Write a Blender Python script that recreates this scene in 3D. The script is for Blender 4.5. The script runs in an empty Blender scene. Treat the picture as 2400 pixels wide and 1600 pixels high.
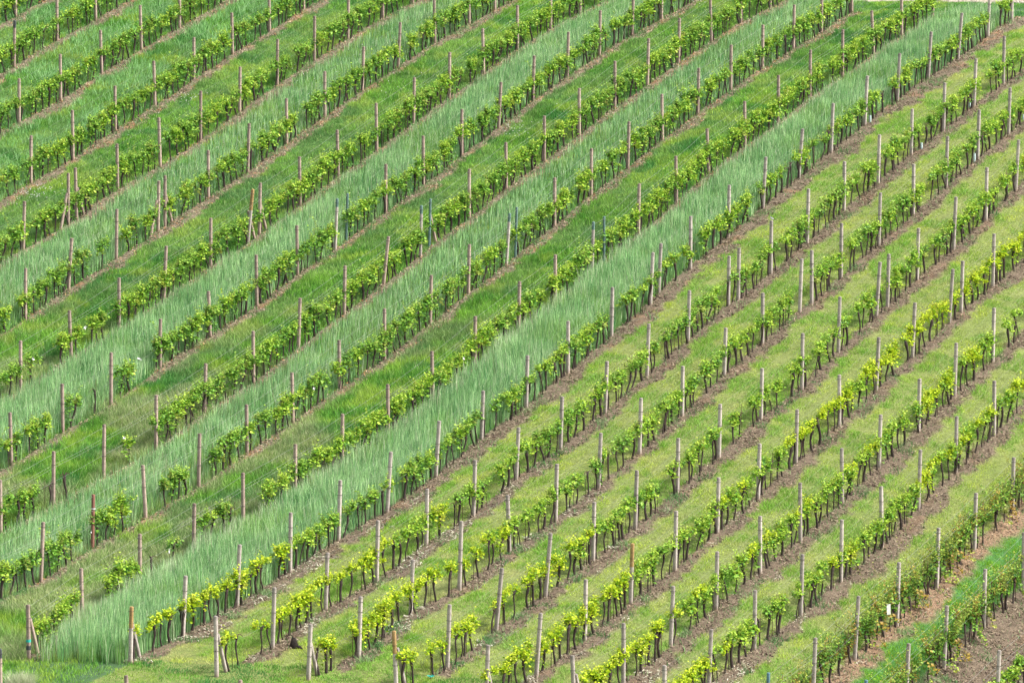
import bpy, math, random
import numpy as np
from mathutils import Vector, Matrix

# ------------------------------------------------------------------ camera, light, exposure
sc = bpy.context.scene
cd = bpy.data.cameras.new('camera'); cam = bpy.data.objects.new('camera', cd)
sc.collection.objects.link(cam)
cam.location = (0.0, -239.02304, 20.835796); cam.rotation_euler = (math.radians(84.0), 0, 0)
cd.lens = 225.0; cd.sensor_width = 36.0; cd.sensor_fit = 'HORIZONTAL'
cd.clip_start = 1.0; cd.clip_end = 6000.0
sc.camera = cam
SUN_EL, SUN_AZ = math.radians(50), math.radians(105)      # azimuth clockwise from +Y
w = bpy.data.worlds.new('World'); sc.world = w; w.use_nodes = True
nt = w.node_tree; bg = nt.nodes['Background']
sky = nt.nodes.new('ShaderNodeTexSky'); sky.sky_type = 'NISHITA'; sky.sun_disc = False
sky.sun_elevation = SUN_EL; sky.sun_rotation = SUN_AZ
sky.air_density = 1.0; sky.dust_density = 4.0; sky.ozone_density = 1.0
hs = nt.nodes.new('ShaderNodeHueSaturation'); hs.inputs['Saturation'].default_value = .32   # thin cloud greys the blue
nt.links.new(sky.outputs[0], hs.inputs['Color']); nt.links.new(hs.outputs[0], bg.inputs[0]); bg.inputs[1].default_value = 0.115
sd = bpy.data.lights.new('sun', 'SUN'); sd.energy = 2.2; sd.angle = math.radians(14); sd.color = (1, .95, .87)
sun = bpy.data.objects.new('sun', sd); sc.collection.objects.link(sun)
sdir = Vector((math.sin(SUN_AZ)*math.cos(SUN_EL), math.cos(SUN_AZ)*math.cos(SUN_EL), math.sin(SUN_EL)))
sun.rotation_euler = sdir.to_track_quat('Z', 'Y').to_euler(); sun.location = (60, -60, 80)
sc.view_settings.view_transform = 'Standard'; sc.view_settings.look = 'None'
sc.view_settings.exposure = 1.5; sc.view_settings.gamma = 1.0
sc.cycles.max_bounces = 6; sc.cycles.transparent_max_bounces = 8

# ------------------------------------------------------------------ surveyed ground: hill, vine rows
POLY = [0.0015, 3.8284, 0.0372, -0.0327, -0.0104, -0.0, 2.6317, -0.0433, -0.7556, 0.015, -0.0007, -0.0359, 0.9498, -0.1754, -0.0052, -1.1689, 0.3302, 0.0107, -0.0617, -0.0115, 0.0016]
EXPS = [(i, j) for i in range(6) for j in range(6) if i + j <= 5]
def terrain(x, y):
    x = np.asarray(x, float); y = np.asarray(y, float)
    yc = np.clip(y, -56, 44); xm = 22 + 0.02*yc; xc = np.clip(x, -xm, xm)
    z = 0
    for k, (i, j) in zip(POLY, EXPS): z = z + k*(xc/20)**i*(yc/20)**j
    dx = x - xc; dy = y - yc
    z = z + 0.13*dx/(1+np.abs(dx)/90) + np.where(dy > 0, 0.16*dy/(1+np.abs(dy)/60), 0.19*dy/(1+np.abs(dy)/70))
    return z
PHI = math.radians(23.726); SP, CP = math.sin(PHI), math.cos(PHI)
def to_so(x, y): return x*SP + y*CP, x*CP - y*SP
def to_xy(s, o): return s*SP + o*CP, s*CP - o*SP
# every trellis post: x, y, height, lean to the side, remark
ROWS = {
 'A':[(-20.83,29.56,0.0,0.0)],
 'B':[(-20.46,23.69,1.93,0.04,'dark'),(-18.94,27.26,0.0,0.0),(-17.52,30.27,0.0,0.0)],
 'C':[(-19.77,17.16,1.83,0.03),(-18.31,20.2,1.91,-0.01),(-16.86,23.69,1.85,-0.04),(-15.42,27.07,1.89,-0.05),(-13.99,30.21,0.0,0.0)],
 'D':[(-18.79,10.21,1.9,0.0),(-17.34,13.16,2.0,0.01),(-15.89,16.87,1.82,-0.02),(-14.47,19.96,1.88,-0.03),(-13.06,23.42,1.8,0.0),(-11.63,27.02,1.76,-0.02),(-10.2,30.19,0.0,0.0),(-8.87,33.61,0.0,0.0)],
 'E':[(-18.51,2.27,1.89,0.08),(-17.0,5.23,2.05,0.05,'braceL'),(-16.72,5.89,2.05,-0.03,'braceR'),(-15.37,9.65,1.8,0.0),(-13.85,12.33,1.98,-0.04),(-12.42,15.56,2.03,0.03),(-11.01,19.17,1.88,0.02),(-9.62,22.78,1.92,0.01),(-8.2,26.09,1.91,0.04),(-6.88,29.27,1.79,0.01),(-5.48,32.5,0.0,0.0),(-4.25,34.96,0.0,0.0)],
 'F':[(-17.79,-6.26,1.96,0.03),(-16.47,-2.52,1.95,0.16),(-14.9,0.9,1.95,0.04),(-13.5,4.07,2.02,0.06,'braceL'),(-13.27,4.72,2.01,0.03,'braceR'),(-11.77,8.11,1.9,0.03),(-10.36,11.08,1.99,0.07),(-8.95,14.67,1.85,-0.02),(-7.53,18.05,1.89,0.01),(-6.11,21.51,1.85,0.06),(-4.7,24.75,1.91,0.09),(-3.22,28.38,1.94,-0.02),(-1.81,31.31,0.0,0.0),(-0.73,33.72,0.0,0.0)],
 'G':[(-17.32,-14.88,1.81,0.0),(-15.8,-10.92,1.71,-0.06),(-14.27,-7.87,1.94,0.01),(-12.83,-4.42,2.02,0.11),(-11.26,-0.86,1.91,0.03),(-9.99,1.83,2.13,0.25,'orange braceR'),(-9.59,2.83,2.03,0.05,'braceR'),(-8.15,6.22,1.93,0.0),(-6.76,9.54,1.9,-0.03),(-5.33,12.67,1.95,-0.03),(-3.93,16.11,1.91,0.04),(-2.54,19.56,1.9,0.04),(-1.16,22.89,1.91,-0.03),(0.23,26.58,1.88,0.01),(1.62,29.72,0.0,0.0),(2.73,32.49,0.0,0.0),(2.89,32.36,0.0,0.0)],
 'H':[(-16.91,-24.41,1.87,-0.03),(-15.46,-20.33,1.71,0.01),(-13.98,-17.33,1.89,0.01),(-12.5,-13.04,1.78,0.01),(-10.87,-9.76,1.71,-0.06),(-9.32,-6.38,1.93,-0.01),(-7.95,-2.92,1.89,-0.02),(-6.63,-0.26,2.01,0.11,'greentop'),(-6.24,0.94,1.82,0.07,'green'),(-4.82,4.06,1.9,0.01),(-3.42,7.13,1.98,0.0),(-1.97,10.8,1.86,-0.01),(-0.54,14.2,1.89,0.12),(0.83,17.93,1.86,0.08),(2.25,21.09,1.91,0.04),(3.6,24.44,1.9,0.04),(4.99,27.59,1.78,0.09),(6.3,30.44,0.0,0.0),(7.78,34.12,0.0,0.0)],
 'I':[(-16.59,-33.13,1.81,0.03),(-15.12,-29.78,1.86,0.03),(-13.66,-26.58,1.86,0.07),(-12.08,-23.39,1.9,0.02),(-10.63,-19.23,1.74,0.06),(-9.06,-16.12,1.87,0.02),(-7.61,-12.35,1.84,0.07),(-6.07,-8.72,1.82,0.06),(-4.72,-5.54,1.85,0.22),(-3.4,-2.43,1.95,0.05,'greentop'),(-3.09,-1.28,1.84,0.04,'green braceR'),(-1.62,1.84,1.92,0.0),(-0.22,5.24,1.84,-0.04),(1.25,8.57,1.8,0.0),(2.64,11.72,1.9,0.0),(4.09,15.29,1.93,0.02),(5.45,18.44,1.94,0.06),(6.79,21.76,1.88,0.03),(8.23,25.17,1.92,-0.04),(9.57,28.57,0.0,0.0),(10.9,31.31,0.0,0.0)],
 'J':[(-14.82,-39.61,1.95,0.09),(-13.46,-35.49,1.78,0.03,'red'),(-11.94,-32.15,1.81,-0.09),(-10.38,-28.72,1.86,0.04),(-8.93,-24.95,1.71,0.01),(-7.49,-21.65,1.76,-0.03),(-5.99,-18.08,1.74,-0.04),(-4.49,-15.12,1.86,0.01),(-2.93,-11.34,1.81,0.05),(-1.59,-8.07,1.84,0.06),(-0.21,-5.05,1.97,0.14,'greentop'),(0.12,-4.07,1.88,0.06,'green'),(1.59,-0.7,1.86,0.0),(3.0,2.88,1.82,0.03),(4.44,5.95,1.86,0.05),(5.85,9.46,1.85,-0.01),(7.32,12.84,1.87,0.04),(8.73,16.12,1.86,0.03),(10.12,19.31,1.81,0.03),(11.49,22.19,1.89,0.02),(12.78,25.19,0.0,0.0),(14.24,29.17,0.0,0.0)],
 'K':[(-14.45,-49.64,1.69,-0.01,'band braceR'),(-13.18,-44.79,1.68,0.0),(-11.62,-40.93,1.78,0.0),(-10.15,-36.92,1.68,0.06),(-8.67,-34.29,1.9,0.02),(-7.12,-30.62,1.74,0.01),(-5.65,-27.76,1.85,0.02),(-4.18,-24.5,1.81,0.01),(-2.72,-20.99,1.81,-0.01),(-1.3,-17.35,1.84,0.01),(0.23,-13.48,1.8,0.04),(1.55,-10.79,1.84,0.0),(2.91,-7.12,1.84,0.07,'greentop'),(3.36,-6.34,1.76,0.0,'green'),(4.67,-3.22,1.94,0.02),(6.17,0.35,1.82,-0.04),(7.49,3.97,1.74,-0.1),(8.98,7.04,1.83,-0.01),(10.37,9.99,1.95,0.01),(11.78,13.66,1.93,0.01),(13.21,16.61,1.93,0.0),(14.65,20.03,1.84,-0.09),(15.98,23.34,1.62,0.0),(17.49,26.93,0.0,0.0)],
 'L':[(-11.4,-49.87,1.72,0.06,'orange braceR'),(-9.99,-46.82,1.91,0.11),(-8.49,-43.46,2.0,0.12),(-6.98,-39.61,1.94,0.06),(-5.55,-36.18,1.98,0.08),(-4.05,-33.35,2.03,0.13),(-2.52,-29.7,1.92,0.13),(-1.03,-25.95,1.73,0.07),(0.48,-22.65,1.84,0.06),(1.93,-19.07,1.85,0.01),(3.49,-15.4,1.81,0.04),(4.93,-11.99,1.92,0.1),(5.25,-10.72,1.84,0.08),(6.46,-8.27,1.99,-0.01),(7.95,-4.69,1.97,0.05),(9.34,-1.44,1.97,0.12),(10.82,1.99,1.95,0.16),(12.2,5.15,1.95,0.08),(13.67,8.64,1.99,0.11),(15.13,11.98,1.93,0.1),(16.55,15.23,1.93,0.14),(17.93,18.22,1.94,0.17),(19.43,22.24,1.83,0.08),(20.67,25.61,0.0,0.0)],
 'M':[(-8.76,-51.29,1.83,-0.02,'braceR'),(-7.22,-48.17,1.9,0.07),(-5.74,-43.98,1.83,0.07),(-4.23,-41.03,2.0,0.05),(-2.73,-37.11,1.84,0.03),(-1.25,-34.24,1.88,0.08),(0.13,-30.49,1.78,0.1),(1.61,-27.45,1.82,0.09),(3.15,-23.72,1.79,0.09),(4.64,-20.13,1.88,0.06),(6.15,-16.47,1.83,0.06),(7.68,-12.79,1.82,0.03),(8.05,-12.3,1.93,0.02),(9.32,-9.48,1.99,0.04),(10.78,-6.16,2.06,0.06),(12.31,-2.48,1.89,0.03),(13.75,0.7,1.89,0.05),(15.21,4.28,1.79,0.03),(16.64,7.28,1.91,0.03),(18.05,10.71,1.9,0.07),(19.43,13.81,1.97,0.03)],
 'N':[(-6.04,-51.31,1.69,0.08,'braceR'),(-4.6,-48.97,1.92,0.09),(-3.12,-44.33,1.73,0.08),(-1.64,-41.88,2.23,0.07),(-0.08,-38.01,1.87,-0.07),(1.4,-34.86,1.9,0.04),(2.83,-31.5,1.84,0.07),(4.23,-28.14,1.91,0.07),(5.74,-24.39,1.74,0.02),(7.29,-20.33,1.7,0.06),(8.73,-17.09,1.83,0.0),(10.17,-13.82,1.95,0.08),(10.63,-13.03,1.98,-0.02),(11.81,-10.25,2.04,0.02),(13.36,-6.69,1.99,0.06),(14.83,-3.25,1.94,0.0),(16.26,0.01,1.97,0.05),(17.69,3.53,1.91,0.04),(19.1,6.7,1.85,0.06)],
 'O':[(-3.42,-51.87,1.8,-0.08,'orange braceR'),(-1.94,-49.54,2.01,0.1),(-0.49,-45.65,2.0,0.21),(1.03,-42.23,2.07,0.19),(2.56,-38.65,1.94,0.06),(3.95,-35.47,1.95,0.06),(5.39,-31.91,1.84,0.03),(6.86,-28.44,1.83,0.03),(8.39,-24.67,1.78,0.05),(9.9,-21.72,1.99,0.02),(11.33,-17.99,2.01,0.06),(12.85,-14.31,2.01,0.13),(13.3,-13.33,1.96,0.04),(14.53,-10.44,1.94,0.05),(16.06,-7.09,1.99,0.08),(17.48,-3.71,2.0,0.02),(18.86,-0.12,1.92,0.1)],
 'P':[(-0.77,-52.64,1.9,0.07,'braceR'),(0.72,-49.45,1.98,0.15),(2.22,-45.86,1.93,0.02),(3.68,-42.23,1.94,0.07,'orange'),(5.14,-38.96,1.94,0.03),(6.59,-35.34,1.84,0.04),(8.02,-32.02,1.86,0.05),(9.4,-28.59,1.85,0.05),(11.03,-24.89,1.77,-0.02),(12.46,-21.39,1.88,0.1),(13.89,-18.14,1.99,0.08),(15.41,-14.57,1.99,0.13),(15.91,-13.37,1.87,0.04),(17.23,-10.66,1.97,0.04),(18.68,-7.64,1.99,0.04)],
 'Q':[(1.85,-52.27,1.84,-0.09,'braceR'),(3.34,-49.24,1.96,-0.01),(4.85,-45.36,1.9,0.08),(6.35,-41.79,1.85,0.03),(7.85,-38.28,1.85,0.01),(9.26,-35.3,1.97,-0.01),(10.79,-31.54,1.84,-0.02),(12.18,-28.19,1.82,0.04),(13.71,-24.67,1.85,0.03),(15.16,-21.18,1.89,0.04),(16.72,-17.69,1.94,0.03)],
 'R':[(4.5,-51.67,1.85,0.01),(5.93,-48.06,1.82,0.08),(7.44,-44.43,1.88,0.03),(9.01,-41.21,2.01,0.04),(10.43,-37.94,2.05,0.02),(11.92,-34.56,2.01,-0.02),(13.31,-31.11,2.04,0.05),(14.77,-27.54,1.93,0.02),(16.31,-23.98,1.93,0.0),(17.84,-20.33,1.92,0.02)],
 'S':[(7.6,-50.4,1.91,0.05,'blue'),(9.13,-47.04,1.94,0.07),(10.58,-43.45,2.05,0.11),(12.08,-40.13,2.05,0.08),(13.56,-36.6,1.96,0.05),(15.0,-33.16,1.92,0.04),(16.5,-29.67,1.91,0.04)],
 'T':[(10.58,-48.89,1.97,0.07,'blue'),(12.04,-45.42,1.96,0.11),(13.43,-42.13,2.04,0.09),(14.93,-38.49,1.95,0.03),(16.44,-35.26,2.08,0.0)],
 'U':[(14.96,-43.72,2.03,0.07)],
 'V':[(-14.8,-55.89,1.55,0.0)],
 'W':[(-11.03,-57.98,1.8,0.0)],
 'X':[(-7.77,-57.81,1.82,0.0)],
}
ORDER = 'ABCDEFGHIJKLMNOPQRSTU'
H0 = 1.88
# ------------------------------------------------------------------ small helpers
def hsh(i, j, k=0):
    n = (i*374761393 + j*668265263 + k*2147483647*0 + k*1274126177) & 0xFFFFFFFF
    n = ((n ^ (n >> 13))*1274126177) & 0xFFFFFFFF
    n = ((n ^ (n >> 16))*2246822519) & 0xFFFFFFFF
    return ((n ^ (n >> 15)) & 0xFFFF)/65535.0
def noise(x, y, k=0):
    x = np.asarray(x, float); y = np.asarray(y, float)
    xi = np.floor(x).astype(np.int64); yi = np.floor(y).astype(np.int64)
    fx = x-xi; fy = y-yi; fx = fx*fx*(3-2*fx); fy = fy*fy*(3-2*fy)
    a = hsh(xi, yi, k); b = hsh(xi+1, yi, k); c = hsh(xi, yi+1, k); d = hsh(xi+1, yi+1, k)
    return (a*(1-fx)+b*fx)*(1-fy)+(c*(1-fx)+d*fx)*fy
def fbm(x, y, k=0, n=3):
    t = 0; a = .5; s = 0
    for i in range(n):
        t = t+a*noise(x*2**i, y*2**i, k+17*i); s += a; a *= .55
    return t/s
def lerp(a, b, t): return a*(1-t)+b*t
def sm(a, b, x):
    t = np.clip((x-a)/(b-a), 0, 1); return t*t*(3-2*t)
def in_view(x, y, z, pad=1.0):
    ct, st = math.cos(math.radians(6)), math.sin(math.radians(6))
    dy = y+239.02304; dz = z-20.835796
    d = dy*ct-dz*st; h = dy*st+dz*ct
    return (np.abs(x) < d*0.08+pad) & (h > -d*0.0534-pad*.6) & (h < d*0.0534+pad*.6)

def mesh_from(name, V, F, mats, cols=None, smooth=False, midx=None):
    """V (n,3) array, F list of (k,m) int arrays (faces of m corners)."""
    me = bpy.data.meshes.new(name)
    V = np.asarray(V, np.float32)
    if not isinstance(F, list): F = [F]
    F = [np.asarray(f, np.int32) for f in F if len(f)]
    nl = sum(f.size for f in F); nf = sum(len(f) for f in F)
    me.vertices.add(len(V)); me.vertices.foreach_set('co', V.ravel())
    me.loops.add(nl); me.loops.foreach_set('vertex_index', np.concatenate([f.ravel() for f in F]))
    me.polygons.add(nf)
    tot = np.concatenate([np.full(len(f), f.shape[1], np.int32) for f in F])
    st = np.zeros(nf, np.int32); st[1:] = np.cumsum(tot)[:-1]
    me.polygons.foreach_set('loop_start', st); me.polygons.foreach_set('loop_total', tot)
    if midx is not None: me.polygons.foreach_set('material_index', np.asarray(midx, np.int32))
    if smooth: me.polygons.foreach_set('use_smooth', np.ones(nf, bool))
    me.update(calc_edges=True)
    if cols is not None:
        ca = me.color_attributes.new('Col', 'FLOAT_COLOR', 'POINT')
        c = np.ones((len(V), 4), np.float32); c[:, :3] = cols
        ca.data.foreach_set('color', c.ravel())
    for m in (mats if isinstance(mats, (list, tuple)) else [mats]): me.materials.append(m)
    return me
def link(name, me, parent=None, loc=None):
    o = bpy.data.objects.new(name, me); sc.collection.objects.link(o)
    if parent: o.parent = parent
    if loc is not None: o.location = loc
    return o
def tag(o, label=None, cat=None, group=None, kind=None):
    if label: o['label'] = label
    if cat: o['category'] = cat
    if group: o['group'] = group
    if kind: o['kind'] = kind
    return o
class MB:
    """collects tubes and boxes into one mesh"""
    def __init__(s): s.V = []; s.F4 = []; s.n = 0; s.C = []; s.F3 = []
    def add(s, V, F, c=(1, 1, 1)):
        V = np.asarray(V, float); s.V.append(V); s.C.append(np.tile(c, (len(V), 1)) if np.ndim(c) == 1 else c)
        F = np.asarray(F)+s.n
        (s.F4 if F.shape[1] == 4 else s.F3).append(F); s.n += len(V)
    def tube(s, P, Rr, k=6, c=(1, 1, 1), twist=0, cap=True, sq=None):
        P = np.asarray(P, float); n = len(P); Rr = np.broadcast_to(Rr, n)
        T = np.gradient(P, axis=0); T /= np.linalg.norm(T, axis=1)[:, None]+1e-9
        up = np.array([0, 1, 0]) if abs(T[0][1]) < .8 else np.array([1, 0, 0])
        V = []
        for i in range(n):
            u = np.cross(T[i], up); u /= np.linalg.norm(u); v = np.cross(T[i], u)
            a = np.arange(k)*2*np.pi/k+twist
            V.append(P[i]+Rr[i]*(np.cos(a)[:, None]*u+np.sin(a)[:, None]*v))
        V = np.concatenate(V)
        i, j = np.meshgrid(np.arange(n-1), np.arange(k), indexing='ij')
        F = np.stack([i*k+j, i*k+(j+1) % k, (i+1)*k+(j+1) % k, (i+1)*k+j], -1).reshape(-1, 4)
        if cap:
            V = np.vstack([V, P[-1:], P[:1]]); m = n*k
            s.add(V, F, c); base = s.n-len(V)
            j = np.arange(k)
            s.F3.append(np.stack([np.full(k, m)+base, (n-1)*k+j+base, (n-1)*k+(j+1) % k+base], -1))
            s.F3.append(np.stack([np.full(k, m+1)+base, (j+1) % k+base, j+base], -1))
        else: s.add(V, F, c)
    def data(s):
        F = []
        if s.F4: F.append(np.concatenate(s.F4))
        if s.F3: F.append(np.concatenate(s.F3))
        return np.concatenate(s.V), F, np.concatenate(s.C)
    def mesh(s, name, mat, smooth=True):
        V, F, C = s.data(); return mesh_from(name, V, F, mat, C, smooth)

# ------------------------------------------------------------------ materials
def mat(name, rough=.8):
    m = bpy.data.materials.new(name); m.use_nodes = True
    b = m.node_tree.nodes['Principled BSDF']; b.inputs['Roughness'].default_value = rough
    b.inputs['Specular IOR Level'].default_value = .25
    return m, m.node_tree, b
def mix(nt, a, b, fac, mode='MIX'):
    n = nt.nodes.new('ShaderNodeMix'); n.data_type = 'RGBA'; n.blend_type = mode
    for s, v in ((6, a), (7, b), (0, fac)):
        if hasattr(v, 'links'): nt.links.new(v, n.inputs[s])
        else: n.inputs[s].default_value = v if s == 0 else (*v[:3], 1)
    return n.outputs[2]
def ntex(nt, scale, detail=4, rough=.6, vec=None, dist=0):
    n = nt.nodes.new('ShaderNodeTexNoise'); n.inputs['Scale'].default_value = scale
    n.inputs['Detail'].default_value = detail; n.inputs['Roughness'].default_value = rough
    n.inputs['Distortion'].default_value = dist
    if vec is not None: nt.links.new(vec, n.inputs['Vector'])
    return n
def ramp(nt, src, stops):
    r = nt.nodes.new('ShaderNodeValToRGB'); e = r.color_ramp.elements
    while len(e) < len(stops): e.new(.5)
    for q, (p, c) in zip(e, stops): q.position = p; q.color = (*c, 1) if len(c) == 3 else c
    nt.links.new(src, r.inputs[0]); return r.outputs[0]
def bump(nt, b, h, strength, dist):
    n = nt.nodes.new('ShaderNodeBump'); n.inputs['Strength'].default_value = strength; n.inputs['Distance'].default_value = dist
    nt.links.new(h, n.inputs['Height']); nt.links.new(n.outputs[0], b.inputs['Normal'])
def vcol(nt):
    n = nt.nodes.new('ShaderNodeVertexColor'); n.layer_name = 'Col'; return n.outputs[0]
def objco(nt):
    return nt.nodes.new('ShaderNodeTexCoord').outputs['Object']

def plant_mat(name, trans=.35, rough=.6, spec=.05):
    m, nt, b = mat(name, rough)
    c = vcol(nt); nt.links.new(c, b.inputs['Base Color']); b.inputs['Specular IOR Level'].default_value = spec
    t = nt.nodes.new('ShaderNodeBsdfTranslucent'); nt.links.new(c, t.inputs[0])
    mx = nt.nodes.new('ShaderNodeMixShader'); mx.inputs[0].default_value = trans
    nt.links.new(b.outputs[0], mx.inputs[1]); nt.links.new(t.outputs[0], mx.inputs[2])
    nt.links.new(mx.outputs[0], nt.nodes['Material Output'].inputs[0])
    return m
M_GRASS = plant_mat('grass_blades', .28); M_LEAF = plant_mat('vine_leaf', .33, .45, .22); M_STRAW = plant_mat('dry_straw', .1, .8)
def ground_mat():
    m, nt, b = mat('vineyard_ground', .95)
    geo = nt.nodes.new('ShaderNodeNewGeometry').outputs['Position']
    n1 = ntex(nt, 9, 5, .7, geo); n2 = ntex(nt, 45, 3, .7, geo)
    c = mix(nt, vcol(nt), ramp(nt, n1.outputs[0], [(.3, (.45, .43, .42)), (.5, (1, 1, 1)), (.72, (1.5, 1.48, 1.42))]), .9, 'MULTIPLY')
    c = mix(nt, c, ramp(nt, n2.outputs[0], [(.32, (.5, .48, .46)), (.5, (1, 1, 1)), (.68, (1.5, 1.5, 1.45))]), .8, 'MULTIPLY')
    nt.links.new(c, b.inputs['Base Color'])
    bump(nt, b, n2.outputs[0], 1.0, .05)
    return m
M_GROUND = ground_mat()
def bark_mat():
    m, nt, b = mat('vine_bark', .95); co = objco(nt)
    mp = nt.nodes.new('ShaderNodeMapping'); mp.inputs['Scale'].default_value = (1, 1, .2); nt.links.new(co, mp.inputs[0])
    n = ntex(nt, 60, 5, .7, mp.outputs[0])
    c = ramp(nt, n.outputs[0], [(.3, (.012, .009, .009)), (.55, (.046, .034, .029)), (.8, (.125, .095, .08))])
    nt.links.new(mix(nt, c, vcol(nt), 1, 'MULTIPLY'), b.inputs['Base Color']); bump(nt, b, n.outputs[0], .8, .01)
    return m
M_BARK = bark_mat()
def concrete_mat(name, base, dark):
    m, nt, b = mat(name, .9); co = objco(nt)
    inf = nt.nodes.new('ShaderNodeObjectInfo')
    add = nt.nodes.new('ShaderNodeVectorMath'); nt.links.new(co, add.inputs[0]); nt.links.new(inf.outputs['Location'], add.inputs[1])
    n = ntex(nt, 7, 6, .7, add.outputs[0]); n2 = ntex(nt, 70, 3, .6, add.outputs[0])
    c = ramp(nt, n.outputs[0], [(.25, dark), (.5, base), (.8, tuple(min(1, v*1.25) for v in base))])
    c = mix(nt, c, ramp(nt, n2.outputs[0], [(.3, (.6, .6, .6)), (.55, (1, 1, 1)), (1, (1.2, 1.2, 1.2))]), .7, 'MULTIPLY')
    # weathered top and soil-stained foot
    sep = nt.nodes.new('ShaderNodeSeparateXYZ'); nt.links.new(co, sep.inputs[0])
    top = ramp(nt, sep.outputs[2], [(0, (.62, .5, .4)), (.12, (1, 1, 1)), (.9, (1, 1, 1)), (.985, (.5, .5, .5))])
    mr = nt.nodes.new('ShaderNodeMath'); mr.operation = 'DIVIDE'; mr.inputs[1].default_value = H0; nt.links.new(sep.outputs[2], mr.inputs[0])
    nt.links.new(mr.outputs[0], top.node.inputs[0])
    c = mix(nt, c, top, .8, 'MULTIPLY')
    r = ramp(nt, inf.outputs['Random'], [(0, (.82, .8, .78)), (1, (1.15, 1.13, 1.1))])
    c = mix(nt, c, r, 1, 'MULTIPLY')
    nt.links.new(c, b.inputs['Base Color']); bump(nt, b, n2.outputs[0], .5, .004)
    return m
M_TAN = concrete_mat('tan_concrete', (.34, .265, .225), (.19, .145, .12))
M_GREY = concrete_mat('grey_concrete', (.38, .34, .315), (.23, .2, .18))
def flat(name, col, rough=.6, metal=0, nscale=20):
    m, nt, b = mat(name, rough); b.inputs['Metallic'].default_value = metal
    n = ntex(nt, nscale, 3, .6, objco(nt))
    nt.links.new(ramp(nt, n.outputs[0], [(.3, tuple(v*.7 for v in col)), (.7, tuple(min(1, v*1.15) for v in col))]), b.inputs['Base Color'])
    return m
M_CLIP = flat('dark_wire_clip', (.05, .045, .04)); M_WIRE = flat('galvanised_wire', (.26, .27, .25), .5)
M_GREENP = flat('green_plastic', (.11, .18, .16)); M_ORANGE = flat('orange_weathered_wood', (.31, .20, .085), .8, 0, 12)
M_BLUEP = flat('blue_plastic', (.09, .17, .21)); M_RED = flat('reddish_wood', (.22, .10, .075), .8)
M_WHITE = flat('white_paper', (.8, .8, .77)); M_TUBE = flat('pale_grow_tube', (.42, .52, .52)); M_TEAL = flat('teal_tape', (.03, .42, .34))
M_DARKP = flat('dark_stain', (.05, .055, .06)); M_BIRD = flat('black_feather', (.015, .015, .02)); M_BELLY = flat('pale_feather', (.6, .6, .62))

# ------------------------------------------------------------------ row geometry
RS = {}
for r in ORDER:
    q = np.array([p[:2] for p in ROWS[r]], float); s, o = to_so(q[:, 0], q[:, 1])
    RS[r] = (s, o)
START = {r: RS[r][0][0] for r in 'KLMNOPQRST'}          # rows that begin at the lower headland
BOT = lambda o: -51.6 + .40*(np.asarray(o)-6.7)
END = {r: RS[r][0][-1] for r in 'JKL'}
def row_o(r, s):
    S, O = RS[r]
    if len(S) == 1: return np.full(np.shape(s), O[0])
    i = np.interp(s, S, O); return i
gs = np.arange(-70, 60, .5)
ROWO = np.stack([row_o(r, gs) for r in ORDER])           # nrow x ns
# smooth a little
K = np.ones(7)/7
ROWO = np.stack([np.convolve(np.pad(v, 3, 'edge'), K, 'valid') for v in ROWO])
def rows_at(s):
    f = (np.clip(s, -69.9, 59)+70)/.5; i = f.astype(int); t = f-i
    return ROWO[:, i]*(1-t)+ROWO[:, i+1]*t
# grass kind of each strip: the strip to the right of a row.  0 meadow, 1 rye, 2 mown, 3 fresh, 4 bare, 5 meadow with thin rye
STRIP = dict(A=5, B=5, C=5, D=0, E=1, F=0, G=1, H=0, I=1, J=0, K=1, L=2, M=2, N=2, O=2, P=2, Q=2, R=2, S=3, T=4, U=0)
RYE_D = dict(E=.62, G=.95, I=.62, K=1.15)
SOIL = dict(A=.5, B=.5, C=.5, D=.48, E=.48, F=.5, G=.42, H=.5, I=.5, J=.5, K=.35, L=.68, M=.47, N=.45, O=.46, P=.47, Q=.48, R=.5, S=.48, T=3, U=.6)
kindA = np.array([STRIP[r] for r in ORDER]); soilA = np.array([SOIL[r] for r in ORDER])
ryeA = np.array([RYE_D.get(r, 0) for r in ORDER])
backA = np.array([.02 if r < 'L' else .13 for r in ORDER]); backA[ORDER.index('T')] = .3; backA[ORDER.index('S')] = .2
def classify(x, y):
    """for points: row index left of it, distance from that row, gap width, soil amount 0..1, strip kind, head = outside the rows"""
    s, o = to_so(x, y); R = rows_at(s)
    idx = (R <= o[None]).sum(0)-1; ic = np.clip(idx, 0, len(ORDER)-1)
    Ra = np.take_along_axis(R, ic[None], 0)[0]
    nx = np.clip(ic+1, 0, len(ORDER)-1); Rb = np.take_along_axis(R, nx[None], 0)[0]
    Rb = np.where(nx == ic, Ra+2.3, Rb)
    d = o-Ra; gap = Rb-Ra
    d = np.where(idx < 0, 1.2, d); gap = np.where(idx < 0, 3.3, gap)
    # beyond the surveyed rows the same pattern goes on
    far = (d > gap); d = np.where(far, np.mod(d, 2.3), d); gap = np.where(far, 2.3, gap)
    e = (fbm(x*2.6, y*2.6, 5)-.5)*.85 + (fbm(x*.5, y*.5, 6)-.5)*.35
    w = soilA[ic]; lowf = np.where((w < .56) & (ic < 11), .25+1.25*fbm(x*.45+7, y*.45, 8), .25+1.3*fbm(x*.6, y*.6, 8)); soil = sm(.14, -.14, d+e*np.minimum(w, 1)*1.25-w*lowf)
    back = backA[nx]; soil = np.maximum(soil, sm(.1, -.1, (gap-d)+e*.4-back))
    kind = kindA[ic]; kind = np.where(far, 2, kind)
    low = s-BOT(o)
    head = (low < .2+e) & (o > 3) | (s > 32.6+e) & (o > .8)
    head |= low < -3
    soil = np.where(head, 0, soil)
    return s, o, ic, d, gap, soil, kind, head
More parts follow.
